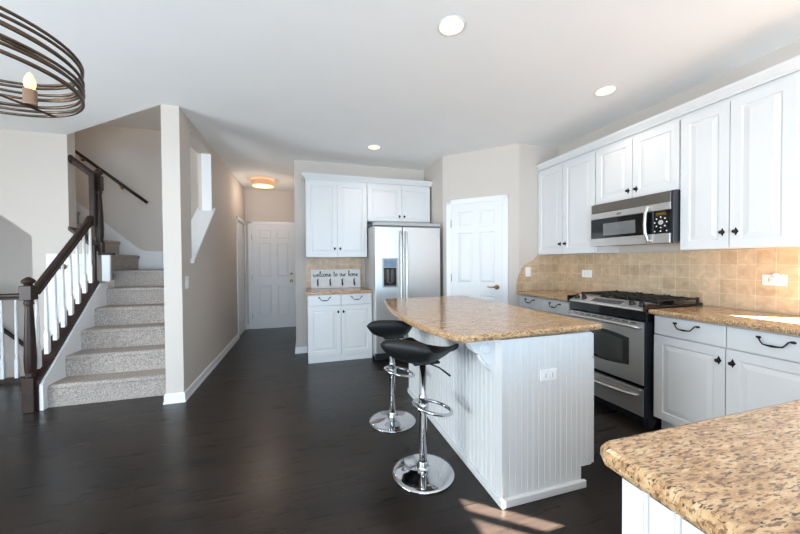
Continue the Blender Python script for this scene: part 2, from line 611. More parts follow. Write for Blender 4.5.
# right wall with the window over the sink and a tall window near the corner, both out of frame
mb = MB()
holed_wall(mb, lambda u, v, d: Vector((3.12 - d, -2.75 + u, v)), 6.1, H, [(2.95, 3.87, 1.03, 2.05), (1.75, 2.500, 1.78, 2.37)], 0.14)
struct('wall_right', mb, 'wall_paint', 'wall carrying the tiled backsplash and wall cabinets', 'wall')
mb = MB()
holed_wall(mb, lambda u, v, d: Vector((-5.2 + u, -2.6 + d, v)), 8.46, H, [(2.8, 7.6, 0.05, 2.3)], 0.15)
struct('wall_front', mb, 'wall_paint', 'wall behind the viewer with a wide patio opening', 'wall')
mb = MB()
holed_wall(mb, lambda u, v, d: Vector((-4.7 + d, -2.6 + u, v)), 7.1, H, [(1.7, 4.7, 0.5, 2.3)], 0.15)
struct('wall_dining', mb, 'wall_paint', 'far dining wall with a wide window', 'wall')
struct('wall_stairwell', MB().box(-5.2, -5.05, 4.62, 5.5, -2.6, 3.25), 'wall_paint', 'end wall of the upper stair flight', 'wall')

# windows out of frame (frames; sash of the tall one throws the mullion shade on the floor)
def window(name, x, y0, y1, z0, z1, mull, label):
    f = MB()
    for a, b, c, d in ((y0, y1, z0, z0 + .03), (y0, y1, z1 - .03, z1), (y0, y0 + .03, z0, z1), (y1 - .03, y1, z0, z1)):
        f.box(x + .06, x + .11, a, b, c, d)
    for m in mull:
        f.box(x + .06, x + .10, m - .016, m + .016, z0, z1)
    o = struct(name, f, 'trim_white', label, 'window')
    return o
wn = window('window_1', 3.12, 0.20, 1.12, 1.03, 2.05, (), 'white window over the kitchen sink')
solo('roller_shade', MB().box(3.145, 3.153, 0.225, 1.095, 1.36, 2.02).tube([(3.149, 0.225, 1.355), (3.149, 1.095, 1.355)], 0.008), 'sign_white', 'half lowered pale roller shade in the sink window', 'shade', (3.149, 0.65, 1.36))
window('window_2', 3.12, -1.00, -0.250, 1.78, 2.37, (-0.424,), 'high white window beyond the peninsula')

# baseboards
def baseboard(name, pts, label):
    """profile swept along wall feet; pts = [(x, y)...], body offset to the right of travel"""
    mb = MB()
    prof = [(0, 0), (0.018, 0), (0.018, 0.014), (0.013, 0.022), (0.013, 0.075), (0.006, 0.09), (0, 0.09)]
    n = len(pts)
    loops = []
    for i in range(n):
        p = Vector((*pts[i], 0))
        e1 = (p - Vector((*pts[i - 1], 0))).normalized() if i else None
        e2 = (Vector((*pts[i + 1], 0)) - p).normalized() if i < n - 1 else None
        ns = [Vector((e.y, -e.x, 0)) for e in (e1, e2) if e]
        m = sum(ns, Vector())
        m = m / (m.length_squared / len(ns)) if len(ns) == 2 else m
        if len(ns) == 2: m = (ns[0] + ns[1]) / (1 + ns[0].dot(ns[1]))
        loops.append([p + m * a + Vector((0, 0, z)) for a, z in prof])
    mb.loft(loops)
    return struct(name, mb, 'trim_white', label, 'trim')
baseboard('baseboard_hall', [(-1.079, 5.96), (-1.079, 3.416), (-1.222, 3.416), (-1.222, 3.58)][::-1], 'white baseboard wrapping the column and running down the hall')
baseboard('baseboard_back', [(0.036, 4.75), (-0.115, 4.75), (-0.115, 6.79)][::-1], 'white baseboard stub beside the small white base cabinet')
baseboard('baseboard_left', [(-2.825, 4.49), (-2.36, 4.49)], 'white baseboard behind the stair balusters')
baseboard('baseboard_hall_end', [(-1.079, 6.80), (-1.03, 6.80)], 'short white baseboard left of the hall door')

# sloped cap of the hall opening
mb = MB().prism([(3.66, 1.285), (4.52, 1.944), (4.52, 1.975), (3.66, 1.316)], -1.245, -1.050, yz)
struct('trim_1', mb, 'trim_white', 'white sloping sill cap of the stair opening in the hall wall', 'trim')
struct('trim_2', MB().box(-1.180, -1.077, 4.455, 4.47, 1.93, 2.62), 'trim_white', 'white jamb board at the far side of the stair opening', 'trim')

# ------------------------------------------------------------------ doors
def casing(mb, M, w, h, cw=0.06, t=0.018):
    for u0, u1, v0, v1 in ((-cw, 0, 0, h + cw), (w, w + cw, 0, h + cw), (-cw, w + cw, h, h + cw)):
        mb.mbox(M, u0, u1, v0, v1, 0.0, t, bev=0.006)
    return mb

def six_panel(M, w, h, t=0.012):
    s = 0.115 * w / 0.78
    m = 0.10 * w / 0.78
    pw = (w - 2 * s - m) / 2
    us = [0, s, s + pw, s + pw + m, s + 2 * pw + m, w]
    vs = [0, 0.22, 0.84, 1.00, 1.66, 1.74, h - 0.11, h]
    vs = [v * 1 for v in vs]
    pan = {(i, j) for i in (1, 3) for j in (1, 3, 5)}
    return MB().cells(M, us, vs, pan, t, rec=0.007, bev=0.028, step=0.012)

def hinge(M, u, v, parent):
    mb = MB().mbox(M, u - .012, u + .006, v - .045, v + .045, 0.010, 0.0145)
    mb.tube([M(u + .004, v - .05, .018), M(u + .004, v + .05, .018)], 0.005, 8)
    return mb.build('hinge', 'nickel', parent)

def knob_door(M, u, v, parent, m='brass', name='door_knob', r=0.026):
    a = M(u, v, 0.012); b = M(u, v, 0.070)
    ax = (b - a).normalized()
    mb = MB()
    n = ax.orthogonal().normalized(); bb = ax.cross(n)
    def ring(rr, d): return [a + ax * d + (n * math.cos(k * PI / 8) + bb * math.sin(k * PI / 8)) * rr for k in range(16)]
    mb.loft([ring(r * 1.15, 0), ring(r * 1.15, .006), ring(r * .45, .010), ring(r * .42, .028), ring(r * .8, .034), ring(r, .045), ring(r * .85, .057), ring(r * .3, .062)], smooth=True)
    return mb.build(name, m, parent)

# hall end door
M1 = FY(-0.965, 6.80, 0)
w1, h1 = 0.80, 2.03
d1 = struct('door_1', six_panel(M1, w1, h1), 'door_white', 'white six panel door closing the far end of the hall', 'door')
casing(MB(), M1, w1, h1).build('door_casing', 'trim_white', d1)
for v in (0.25, 1.0, 1.78): hinge(M1, 0.0, v, d1)
knob_door(M1, w1 - 0.075, 0.92, d1)
knob_door(M1, w1 - 0.075, 1.06, d1, name='deadbolt', r=0.022)
MB().mbox(M1, 0, w1, 0, 0.02, 0.012, 0.03).build('threshold', 'trim_white', d1)

# pantry door on the angled wall
R2 = math.sqrt(.5)
def M2(u, v, d):
    p = Vector((1.83, 4.05, 0)) + Vector((R2, -R2, 0)) * (0.120 + u) + Vector((-R2, -R2, 0)) * d
    p.z = v
    return p
w2, h2 = 0.675, 2.045
d2 = struct('door_2', six_panel(M2, w2, h2), 'door_white', 'white six panel pantry door with brass lever on the angled wall', 'door')
casing(MB(), M2, w2, h2, 0.066).build('door_casing', 'trim_white', d2)
for v in (0.25, 1.07, 1.79): hinge(M2, 0.0, v, d2)
mb = MB()
a = M2(w2 - .07, .955, .012)
nrm = Vector((-R2, -R2, 0)); al = Vector((-R2, R2, 0)); upv = Vector((0, 0, 1))
def ringp(c, rr): return [c + (al * math.cos(k * PI / 10) + upv * math.sin(k * PI / 10)) * rr for k in range(20)]
mb.loft([ringp(a, .031), ringp(a + nrm * .008, .030), ringp(a + nrm * .014, .014), ringp(a + nrm * .045, .012)], smooth=True)
mb.tube([a + nrm * .042 + al * -.012, a + nrm * .046 + al * .03 + upv * .006, a + nrm * .046 + al * .07 - upv * .002, a + nrm * .042 + al * .11 + upv * .006], [.011, .010, .008, .006], 10)
mb.build('door_lever', 'brass', d2)

# door in the hall's long wall, seen at a sharp angle
M3 = lambda u, v, d: Vector((-1.105 + d, 6.03 + u, v))
d3 = struct('door_3', six_panel(M3, 0.76, 2.02), 'door_white', 'white door in the long hall wall next to the end door', 'door')
casing(MB(), lambda u, v, d: Vector((-1.079 + d, 6.03 + u, v)), 0.70, 2.02).build('door_casing', 'trim_white', d3)
hinge(M3, 0.02, 1.75, d3)

# low closet door under the upper flight
M4 = FY(-2.70, 4.49, 0)
d4 = struct('door_4', MB().cells(M4, [0, .08, .36, .44], [0, .18, 1.28, 1.40], {(1, 1)}, .012), 'door_white', 'low white closet door behind the stair balusters', 'door')
knob_door(M4, 0.15, 1.256, d4)

# ------------------------------------------------------------------ staircase
st = thing('staircase', 'carpeted staircase climbing to a landing and turning left', 'stairs', (-1.72, 3.64, 0))
def step_mb(x0, x1, y0, y1, z0, z1, b=0.03):
    """carpeted step with a rolled nosing towards -Y"""
    prof = [(y1, z0), (y0 + .004, z0), (y0 + .001, z1 - b * 1.4)]
    for k in range(7):
        a = -PI / 2 - k * PI / 6 * 1.0
        a = PI * 1.5 - k * PI / 6 if k <= 6 else 0
        prof.append((y0 + b * .9 + b * .9 * math.cos(a), z1 - b * .9 + b * .9 * math.sin(a)))
    prof.append((y1, z1))
    return MB().prism(prof, x0, x1, yz)
for k in range(6):
    y0 = 3.635 + RUN * k
    y1 = y0 + RUN + 0.035 if k < 5 else 5.495
    step_mb(-2.206 if k < 5 else -2.232, -1.224, y0, y1, RISE * k + (0.001 if k == 0 else 0), RISE * (k + 1)).build('step', 'carpet', st)
for k in range(5):
    x1 = -2.245 - 0.225 * k
    z0, z1 = 1.2 + RISE * k, 1.2 + RISE * (k + 1)
    prof = [(x1 - .26, z0 + .187), (x1 - .02, z0 + .001), (x1 - .015, z1 - .05), (x1 + .0, z1 - .035), (x1 + .002, z1 - .012), (x1 - .012, z1), (x1 - .26, z1)]
    MB().prism(prof, 4.64, 5.47, lambda p, q, t: Vector((p, t, q))).build('step', 'carpet', st)
# white skirts
sk = [(3.585, 0.001), (3.585, 0.238), (4.46, 1.06), (4.60, 1.06), (4.60, 0.85), (3.72, 0.001)]
MB().prism(sk, -2.232, -2.205, yz).build('skirt_board', 'trim_white', st)
sk = [(-1.224, 1.2), (-1.224, 1.44), (-2.18, 1.465), (-2.256, 1.495), (-3.3, 2.44), (-3.3, 2.1), (-2.25, 1.2)]
MB().prism(sk, 5.475, 5.498, xz).build('skirt_board', 'trim_white', st)
MB().box(-2.215, -2.140, 4.50, 4.53, 1.085, 1.385).build('landing_panel', 'trim_white', st)
MB().box(-2.248, -2.120, 4.49, 4.585, 1.385, 1.412, 0.006).build('landing_cap', 'dark_wood', st)
MB().prism([(-2.306, 1.484), (-2.499, 1.662), (-2.499, 1.703), (-2.306, 1.525)], 4.47, 4.64, xz).build('stringer_cap', 'dark_wood', st)

# stair railing
SL = 0.897
rl = thing('stair_railing', 'dark wood stair railing with white balusters beside the carpeted steps', 'railing', (-2.316, 3.60, 0))
mb = MB().prism([(3.58, 0.001), (3.58, 0.245), (4.46, 1.067), (4.49, 1.067), (4.49, 0.7), (3.75, 0.001)], -2.330, -2.233, yz)
mb.prism([(3.575, 0.236), (4.46, 1.062), (4.46, 1.095), (3.575, 0.268)], -2.340, -2.222, yz)
mb.build('stringer', 'dark_wood', rl)

def newel(x, y, z0, blk1, tz0, tz1, blk2, top, parent, s=0.046):
    mb = MB()
    mb.box(x - s, x + s, y - s, y + s, z0, blk1, 0.004)
    hgt = tz1 - blk1
    prof = [(.036, blk1), (.042, blk1 + .012), (.030, blk1 + .03), (.037, blk1 + .05), (.040, blk1 + .16), (.034, blk1 + .6 * hgt), (.026, tz1 - .06), (.025, tz1 - .045), (.036, tz1 - .03), (.028, tz1 - .015), (.034, tz1)]
    mb.lathe(prof, (x, y, 0), 18)
    mb.box(x - s, x + s, y - s, y + s, tz1, blk2, 0.004)
    mb.lathe([(.030, blk2), (.026, blk2 + .012), (.044, blk2 + .028), (.046, blk2 + .04), (.036, blk2 + .055), (.012, top)], (x, y, 0), 18)
    return mb.build('newel_post', 'dark_wood', parent)
newel(-2.292, 3.595, 0.001, 0.30, 0.30, 0.975, 1.10, 1.175, rl, s=0.041)
newel(-2.245, 4.535, 1.413, 1.53, 1.53, 2.13, 2.295, 2.375, rl, s=0.034)
MB().box(-2.30, -2.252, 4.445, 4.488, 0.76, 1.50).build('newel_drop', 'dark_wood', rl)

def rail_prof(mb, pts, up=Vector((0, 0, 1)), k=1.0):
    """moulded handrail along a polyline"""
    pr = [(-.022, -.034), (.022, -.034), (.024, -.010), (.030, .004), (.028, .022), (.012, .034), (-.012, .034), (-.028, .022), (-.030, .004), (-.024, -.010)]
    P = [Vector(p) for p in pts]
    loops = []
    for i, p in enumerate(P):
        t = (P[min(i + 1, len(P) - 1)] - P[max(i - 1, 0)]).normalized()
        side = t.cross(up)
        side = side.normalized() if side.length > 1e-3 else Vector((1, 0, 0))
        n = side.cross(t).normalized()
        loops.append([p + side * a * k + n * b * k for a, b in pr])
    mb.loft(loops)
    return mb
ry = lambda y: 1.035 + SL * (y - 3.645) * 1.045
mb = MB()
rail_prof(mb, [(-2.285, 3.650, ry(3.650)), (-2.283, 4.0, ry(4.0)), (-2.278, 4.40, ry(4.40))])
rail_prof(mb, [(-2.278, 4.38, ry(4.38)), (-2.278, 4.44, ry(4.44) + .02)])
mb.box(-2.290, -2.240, 4.437, 4.487, ry(4.40) - .03, 2.30, 0.006)
mb.build('handrail', 'dark_wood', rl)
mb = MB()
rail_prof(mb, [(-2.255, 4.545, 2.265), (-2.478, 4.545, 2.455)])
mb.lathe([(.052, 0), (.05, .010), (.030, .022)], (-2.499, 4.545, 2.465), 20, axis='X')
mb.build('upper_handrail', 'dark_wood', rl)
for i in range(8):
    y = 3.67 + 0.1098 * i
    zb = 0.243 + SL * (y - 3.575) * 1.042 + .02
    zt = ry(y) - .035 * 1.25
    sq = 0.20
    x = -2.285
    mb = MB()
    mb.box(x - .017, x + .017, y - .017, y + .017, zb, zb + sq, 0.003)
    mb.lathe([(.015, zb + sq), (.017, zb + sq + .012), (.011, zb + sq + .03), (.0155, zb + sq + .07), (.014, zb + sq + .2), (.010, zt - .02), (.0105, zt + .012)], (x, y, 0), 10)
    mb.build('baluster', 'trim_white', rl)

# wall handrail on the stair wall
hr = thing('wall_handrail', 'slim dark handrail mounted on the greige stair wall above the landing', 'handrail', (-2.45, 5.45, 2.4))
A = Vector((-2.975, 5.425, 2.838)); B = Vector((-2.125, 5.425, 2.150))
MB().tube([A + (A - B).normalized() * .45, A, B], 0.021, 10).build('rail', 'dark_wood', hr)
for f in (0.10, 0.62):
    p = A.lerp(B, f)
    MB().tube([p - Vector((0, 0, .02)), p + Vector((0, .02, -.05)), Vector((p.x, 5.492, p.z - .055))], .006, 8).lathe([(.022, 0), (.02, .006)], (p.x, 5.492, p.z - .055), 12, axis='Y').build('bracket', 'brass', hr)

# guard railing over the basement stairs
gd = thing('guard_railing', 'low dark railing with white balusters across the basement stairwell', 'railing', (-3.6, 4.555, 0))
rail_prof(MB(), [(-4.398, 4.555, .935), (-2.826, 4.555, .935)]).build('handrail', 'dark_wood', gd)
MB().box(-4.398, -2.826, 4.51, 4.60, 0.001, 0.045).build('shoe_rail', 'dark_wood', gd)
for i in range(11):
    x = -2.898 - 0.119 * i
    MB().box(x - .016, x + .016, 4.539, 4.571, .045, .25, .003).lathe([(.015, .25), (.017, .262), (.011, .28), (.0155, .32), (.014, .45), (.010, .88), (.0105, .905)], (x, 4.555, 0), 10).build('baluster', 'trim_white', gd)
bh = thing('wall_handrail', 'dark handrail sloping down the basement stairwell wall behind the guard balusters', 'handrail', (-3.6, 5.45, 0.4))
MB().tube([(-4.6, 5.43, 1.38), (-3.74, 5.43, .46), (-3.3, 5.43, 0.0), (-2.9, 5.43, -.42)], .022, 10).build('rail', 'dark_wood', bh)
for p in ((-4.2, 5.43, .93), (-3.2, 5.43, -.12)):
    MB().tube([p, (p[0], 5.45, p[2] - .06), (p[0], 5.495, p[2] - .06)], .006, 8).build('bracket', 'brass', bh)

# ------------------------------------------------------------------ cabinet hardware
def cab_knob(M, u, v, parent):
    mb = MB()
    r = .021
    # lozenge rosette with four lobes and a small ball
    pts = []
    for k in range(16):
        a = k * PI / 8
        rr = r * (1.0 if k % 4 == 0 else (.62 if k % 4 == 2 else .72))
        pts.append((rr * math.sin(a) * .72, rr * math.cos(a) * 1.35))
    mb.loft([[M(u + p, v + q, d) for p, q in pts] for d in (0.0, .003)] + [[M(u + p * .7, v + q * .7, .005) for p, q in pts]])
    def rg(rr, d): return [M(u + rr * math.cos(k * PI / 6), v + rr * math.sin(k * PI / 6), d) for k in range(12)]
    mb.loft([rg(.006, .004), rg(.005, .014), rg(.011, .018), rg(.0125, .023), rg(.009, .028), rg(.003, .030)], smooth=True)
    return mb.build('knob', 'black_bronze', parent)

def cab_pull(M, u, v, parent, w=0.075):
    mb = MB()
    pts = [(-w, .012, .008), (-w * .93, .017, .018), (-w * .80, .012, .026), (-w * .66, -.006, .030), (-w * .52, -.019, .032), (-w * .28, -.022, .032), (0, -.023, .032),
           (w * .28, -.022, .032), (w * .52, -.019, .032), (w * .66, -.006, .030), (w * .80, .012, .026), (w * .93, .017, .018), (w, .012, .008)]
    rs = [.0055, .005, .004, .0035, .004, .005, .007, .005, .004, .0035, .004, .005, .0055]
    mb.tube([M(u + a, v + b, d) for a, b, d in pts], rs, 8)
    for s in (-1, 1):
        q = [M(u + s * w * .92 + .011 * math.cos(k * PI / 6), v + .012 + .008 * math.sin(k * PI / 6), 0.0) for k in range(12)]
        q2 = [M(u + s * w * .92 + .009 * math.cos(k * PI / 6), v + .012 + .006 * math.sin(k * PI / 6), 0.012) for k in range(12)]
        mb.loft([q, q2], smooth=True)
    return mb.build('handle', 'black_bronze', parent)

def shift(M, du, dv, dd):
    return lambda u, v, d: M(u + du, v + dv, d + dd)

FT = 0.020
def leaf(M, u0, u1, v0, v1, parent, name='door', frame=0.058):
    L = shift(M, u0, v0, 0)
    w_, h_ = u1 - u0, v1 - v0
    mb = MB().cells(L, [0, frame, w_ - frame, w_], [0, frame, h_ - frame, h_], {(1, 1)}, FT, rec=.006, bev=.030, step=.009)
    return mb.build(name, 'cabinet_white', parent)
def drawer_front(M, u0, u1, v0, v1, parent):
    mb = MB().mbox(M, u0, u1, v0, v1, 0, FT, bev=.005)
    return mb.build('drawer', 'cabinet_white', parent)

def upper_cabinet(M, W, z0, z1, depth, label, group, loc, knobs=None):
    t = thing('wall_cabinet', label, 'cabinet', loc, group)
    MB().mbox(M, 0.001, W - .001, 0, z1 - z0, -depth, -.001).build('body', 'cabinet_white', t)
    h = z1 - z0
    mid = knobs if knobs else W / 2
    for k, (a, b) in enumerate(((0.006, mid - .0025), (mid + .0025, W - .006))):
        d = leaf(M, a, b, .006, h - .030, t)
        cab_knob(shift(M, 0, 0, FT), b - .034 if k == 0 else a + .034, .115 if h > .7 else .075, d)
    return t

def base_cabinet(M, W, depth, label, group, loc, mid=None, toe=0.10, toerec=.07, pulls=True):
    t = thing('base_cabinet', label, 'cabinet', loc, group)
    MB().mbox(M, .001, W - .001, toe, 0.876, -depth, -.001).build('body', 'cabinet_white', t)
    MB().mbox(M, .001, W - .001, .001, toe, -depth, -toerec if toerec else -.001).build('toe_kick', 'cabinet_white', t)
    mid = mid or W / 2
    for k, (a, b) in enumerate(((0.006, mid - .0025), (mid + .0025, W - .006))):
        dr = drawer_front(M, a, b, .733, .868, t)
        cab_pull(shift(M, 0, 0, FT), (a + b) / 2, .822, dr)
        d = leaf(M, a, b, toe + .006, .726, t)
        cab_knob(shift(M, 0, 0, FT), b - .032 if k == 0 else a + .032, .645, d)
    return t

# ------------------------------------------------------------------ right run
XU, XB = 2.82, 2.54      # carcass fronts (doors stand proud by FT)
ZU0, ZU1 = 1.360, 2.398
GU = 'white wall cabinets over the tiled counter'
upper_cabinet(FX(XU, 3.347, ZU0), 3.347 - 2.523, ZU0, ZU1, 0.298, 'tall white double wall cabinet between the pantry wall and the microwave', GU, (2.96, 2.935, ZU0), knobs=.402)
upper_cabinet(FX(XU, 2.522, 1.832), 2.522 - 1.771, 1.832, ZU1, 0.298, 'short white double wall cabinet directly above the microwave', GU, (2.96, 2.147, 1.832))
upper_cabinet(FX(XU, 1.770, ZU0), 1.770 - 1.150, ZU0, ZU1, 0.298, 'tall white double wall cabinet on the sink side of the microwave', GU, (2.96, 1.46, ZU0), knobs=.304)

def crown(mb, M, u0, u1, ret0=True, ret1=True):
    prof = [(0.0, 0.0), (.010, 0.0), (.012, .012), (.020, .022), (.038, .050), (.042, .058), (.042, .070), (0.0, .070)]
    loops = []
    for u, s in ((u0, -1 if ret0 else 0), (u1, 1 if ret1 else 0)):
        loops.append([M(u + s * p * .999, q, p) for p, q in prof])
    mb.loft(loops)
    if ret0: mb.loft([[M(u0 - p, q, p) for p, q in prof], [M(u0 - p, q, -.28) for p, q in prof]])
    if ret1: mb.loft([[M(u1 + p, q, p) for p, q in prof], [M(u1 + p, q, -.28) for p, q in prof]])
    return mb
solo('crown_molding', crown(MB(), FX(XU - FT * .3, 3.346, ZU1 + .001), 0, 3.346 - 1.150, ret0=False), 'cabinet_white', 'white crown molding along the top of the microwave side wall cabinets', 'molding', (2.96, 2.3, ZU1))

base_cabinet(FX(XB, 3.345, 0), 3.345 - 2.560, .575, 'white base cabinet between the pantry wall and the range, two drawers', 'white base cabinets beside the range', (2.82, 2.95, 0), mid=.405)
base_cabinet(FX(XB, 1.765, 0), 1.765 - 0.885, .575, 'white base cabinet right of the range with two drawers and doors', 'white base cabinets beside the range', (2.82, 1.325, 0), mid=.435)

ZC0, ZC1 = 0.878, 0.914
mb = MB().slab([(2.487, 2.536), (3.112, 2.536), (3.112, 3.348), (2.487, 3.348)], ZC0, ZC1, .010)
solo('countertop', mb, 'granite', 'small tan granite countertop between the pantry wall and the range', 'countertop', (2.8, 2.95, ZC0))
mb = MB().slab([(0.558, -0.28), (3.112, -0.28), (3.112, 1.778), (2.487, 1.778), (2.487, 0.512), (0.600, 0.512), (0.575, 0.505), (0.560, 0.485)], ZC0, ZC1, .012)
solo('countertop', mb, 'granite', 'large tan granite peninsula countertop in the near corner running on past the range', 'countertop', (1.8, 0.3, ZC0))

# backsplash
mb = MB().box(3.106, 3.1195, 1.10, 3.348, ZC1 + .001, ZU0 - .001)
solo('backsplash', mb, 'tile_y', 'tan travertine tile backsplash behind the range', 'backsplash', (3.112, 2.2, ZC1))
cur = [(2.489, .916), (2.494, 1.017), (2.513, 1.105), (2.549, 1.176), (2.607, 1.236), (2.681, 1.277), (2.74, 1.300), (2.784, 1.344), (3.104, 1.344), (3.104, .916)]
solo('backsplash', MB().prism(cur, 3.337, 3.3495, xz), 'tile_x', 'short tile backsplash with a curved end on the pantry side wall', 'backsplash', (2.8, 3.343, ZC1))

# peninsula base with beadboard towards the room
def beadboard(M, W, h, pitch=0.04, t=0.008, g=0.0065):
    """front face profile with rounded vertical beads"""
    us = [(0, 0)]
    n = max(1, round(W / pitch)); p = W / n
    for k in range(n):
        a = k * p
        us += [(a + g * .2, 0), (a + g * .8, t), (a + p - g * 1.6, t), (a + p - g * 1.2, t * .35), (a + p - g * .7, t * .9), (a + p - g * .15, t * .5)]
    us += [(W, 0)]
    mb = MB()
    lo = [M(u, 0, d) for u, d in us]; hi = [M(u, h, d) for u, d in us]
    a = [mb.bm.verts.new(q) for q in lo]; b = [mb.bm.verts.new(q) for q in hi]
    for i in range(len(us) - 1):
        mb.bm.faces.new((a[i], a[i + 1], b[i + 1], b[i]))
    c = [mb.bm.verts.new(M(0, 0, -.006)), mb.bm.verts.new(M(W, 0, -.006)), mb.bm.verts.new(M(W, h, -.006)), mb.bm.verts.new(M(0, h, -.006))]
    mb.bm.faces.new(c)
    mb.bm.faces.new(a[::-1] + [c[0], c[1]])
    mb.bm.faces.new(b + [c[2], c[3]])
    mb.bm.faces.new([a[0], b[0], c[3], c[0]])
    mb.bm.faces.new([a[-1], c[1], c[2], b[-1]])
    return mb

pn = thing('peninsula_cabinet', 'white beadboard peninsula base under the near granite top', 'cabinet', (1.8, 0.15, 0))
MB().box(0.583, 3.10, -0.15, 0.458, 0.001, 0.876).build('body', 'cabinet_white', pn)
beadboard(lambda u, v, d: Vector((0.577 - d, 0.458 - u, .001 + v)), 0.60, 0.874, pitch=.052).build('side_panel', 'cabinet_white', pn)
MB().box(2.54, 3.10, 0.459, 0.883, 0.10, 0.876).box(2.61, 3.10, 0.459, 0.883, 0.001, 0.10).build('corner_section', 'cabinet_white', pn)

# ------------------------------------------------------------------ island
il = thing('kitchen_island', 'white beadboard kitchen island base under the curved granite top', 'island', (1.27, 2.2, 0))
IX0, IX1, IY0, IY1 = 0.983, 1.572, 1.438, 2.985
MB().box(IX0, IX1, IY0, IY1, 0.115, 0.876).build('body', 'cabinet_white', il)
MB().box(IX0, 1.498, IY0, IY1, 0.001, 0.115).build('toe_kick', 'cabinet_white', il)
beadboard(lambda u, v, d: Vector((IX0 - d, IY1 - u, .035 + v)), IY1 - IY0 - .05, .841, pitch=.046).build('side_panel', 'cabinet_white', il)
mb = MB().box(IX0 - .010, IX0, IY0 - .008, IY0 + .05, .03, .876)
mb.build('corner_stile', 'cabinet_white', il)
beadboard(lambda u, v, d: Vector((IX0 + u, IY0 - d, .115 + v)), .589, .761, pitch=.0368, t=.0018).build('end_panel', 'cabinet_white', il)
beadboard(lambda u, v, d: Vector((IX0 + u, IY0 - d, .030 + v)), .0368125 * 14, .085, pitch=.0368, t=.0018).build('end_panel_foot', 'cabinet_white', il)
mb = MB().box(IX0 - .020, IX0, IY0 - .018, IY1, .001, .045, .004).box(IX0 - .018, 1.518, IY0 - .020, IY0, .001, .042, .004)
mb.build('base_trim', 'cabinet_white', il)
# doors on the working side (facing the range)
for a, b in ((0.0, .385), (.388, .773), (.776, 1.16), (1.163, 1.545)):
    Md = FPX(IX1, IY0, 0)
    dr = MB().mbox(Md, a + .002, b, .733, .868, 0, FT, bev=.005).build('drawer', 'cabinet_white', il)
    cab_pull(shift(Md, 0, 0, FT), (a + b) / 2, .822, dr)
    d = leaf(Md, a + .002, b, .120, .726, il)
    cab_knob(shift(Md, 0, 0, FT), b - .03, .65, d)
# corbels under the overhang
def corbel(y):
    prof = [(0, .876), (-.155, .876), (-.155, .850), (-.140, .842), (-.128, .822), (-.118, .806), (-.098, .796), (-.080, .790), (-.072, .772), (-.062, .752), (-.044, .738), (-.030, .728), (-.026, .706), (-.020, .690), (-.006, .680), (0, .672)]
    mb = MB().prism([(IX0 - .008 + p, q) for p, q in prof], y - .034, y + .034, lambda p, q, t: Vector((p, t, q)))
    for sy in (-1, 1):
        mb.lathe([(.030, 0), (.030, .006), (.022, .009), (.019, .005), (.012, .006), (.008, .010), (.002, .011)] if sy > 0 else [(.030, 0), (.030, -.006), (.022, -.009), (.019, -.005), (.012, -.006), (.008, -.010), (.002, -.011)], (IX0 - .062, y + sy * .034, .822), 16, axis='Y')
    mb.tube([(IX0 - .030, y - .02, .700), (IX0 - .055, y, .735), (IX0 - .085, y + .005, .775)], [.010, .014, .008], 8)
    return mb.build('corbel', 'cabinet_white', il)
corbel(1.535); corbel(2.85)

top = [(0.800, 1.418), (0.760, 1.428), (0.722, 1.470), (0.690, 1.560), (0.665, 1.680), (0.645, 1.83), (0.636, 2.0), (0.636, 2.17), (0.645, 2.36), (0.664, 2.55), (0.690, 2.74), (0.725, 2.93), (0.762, 3.10), (0.780, 3.125), (0.81, 3.135),
       (1.20, 3.150), (1.60, 3.160), (1.660, 3.150), (1.682, 3.11), (1.685, 3.0), (1.685, 1.49), (1.680, 1.462), (1.662, 1.452), (1.42, 1.443), (1.12, 1.430)]
solo('island_countertop', MB().slab(top, ZC0, ZC1, .012), 'granite', 'curved tan granite island top overhanging the bar stools', 'countertop', (1.2, 2.2, ZC0))

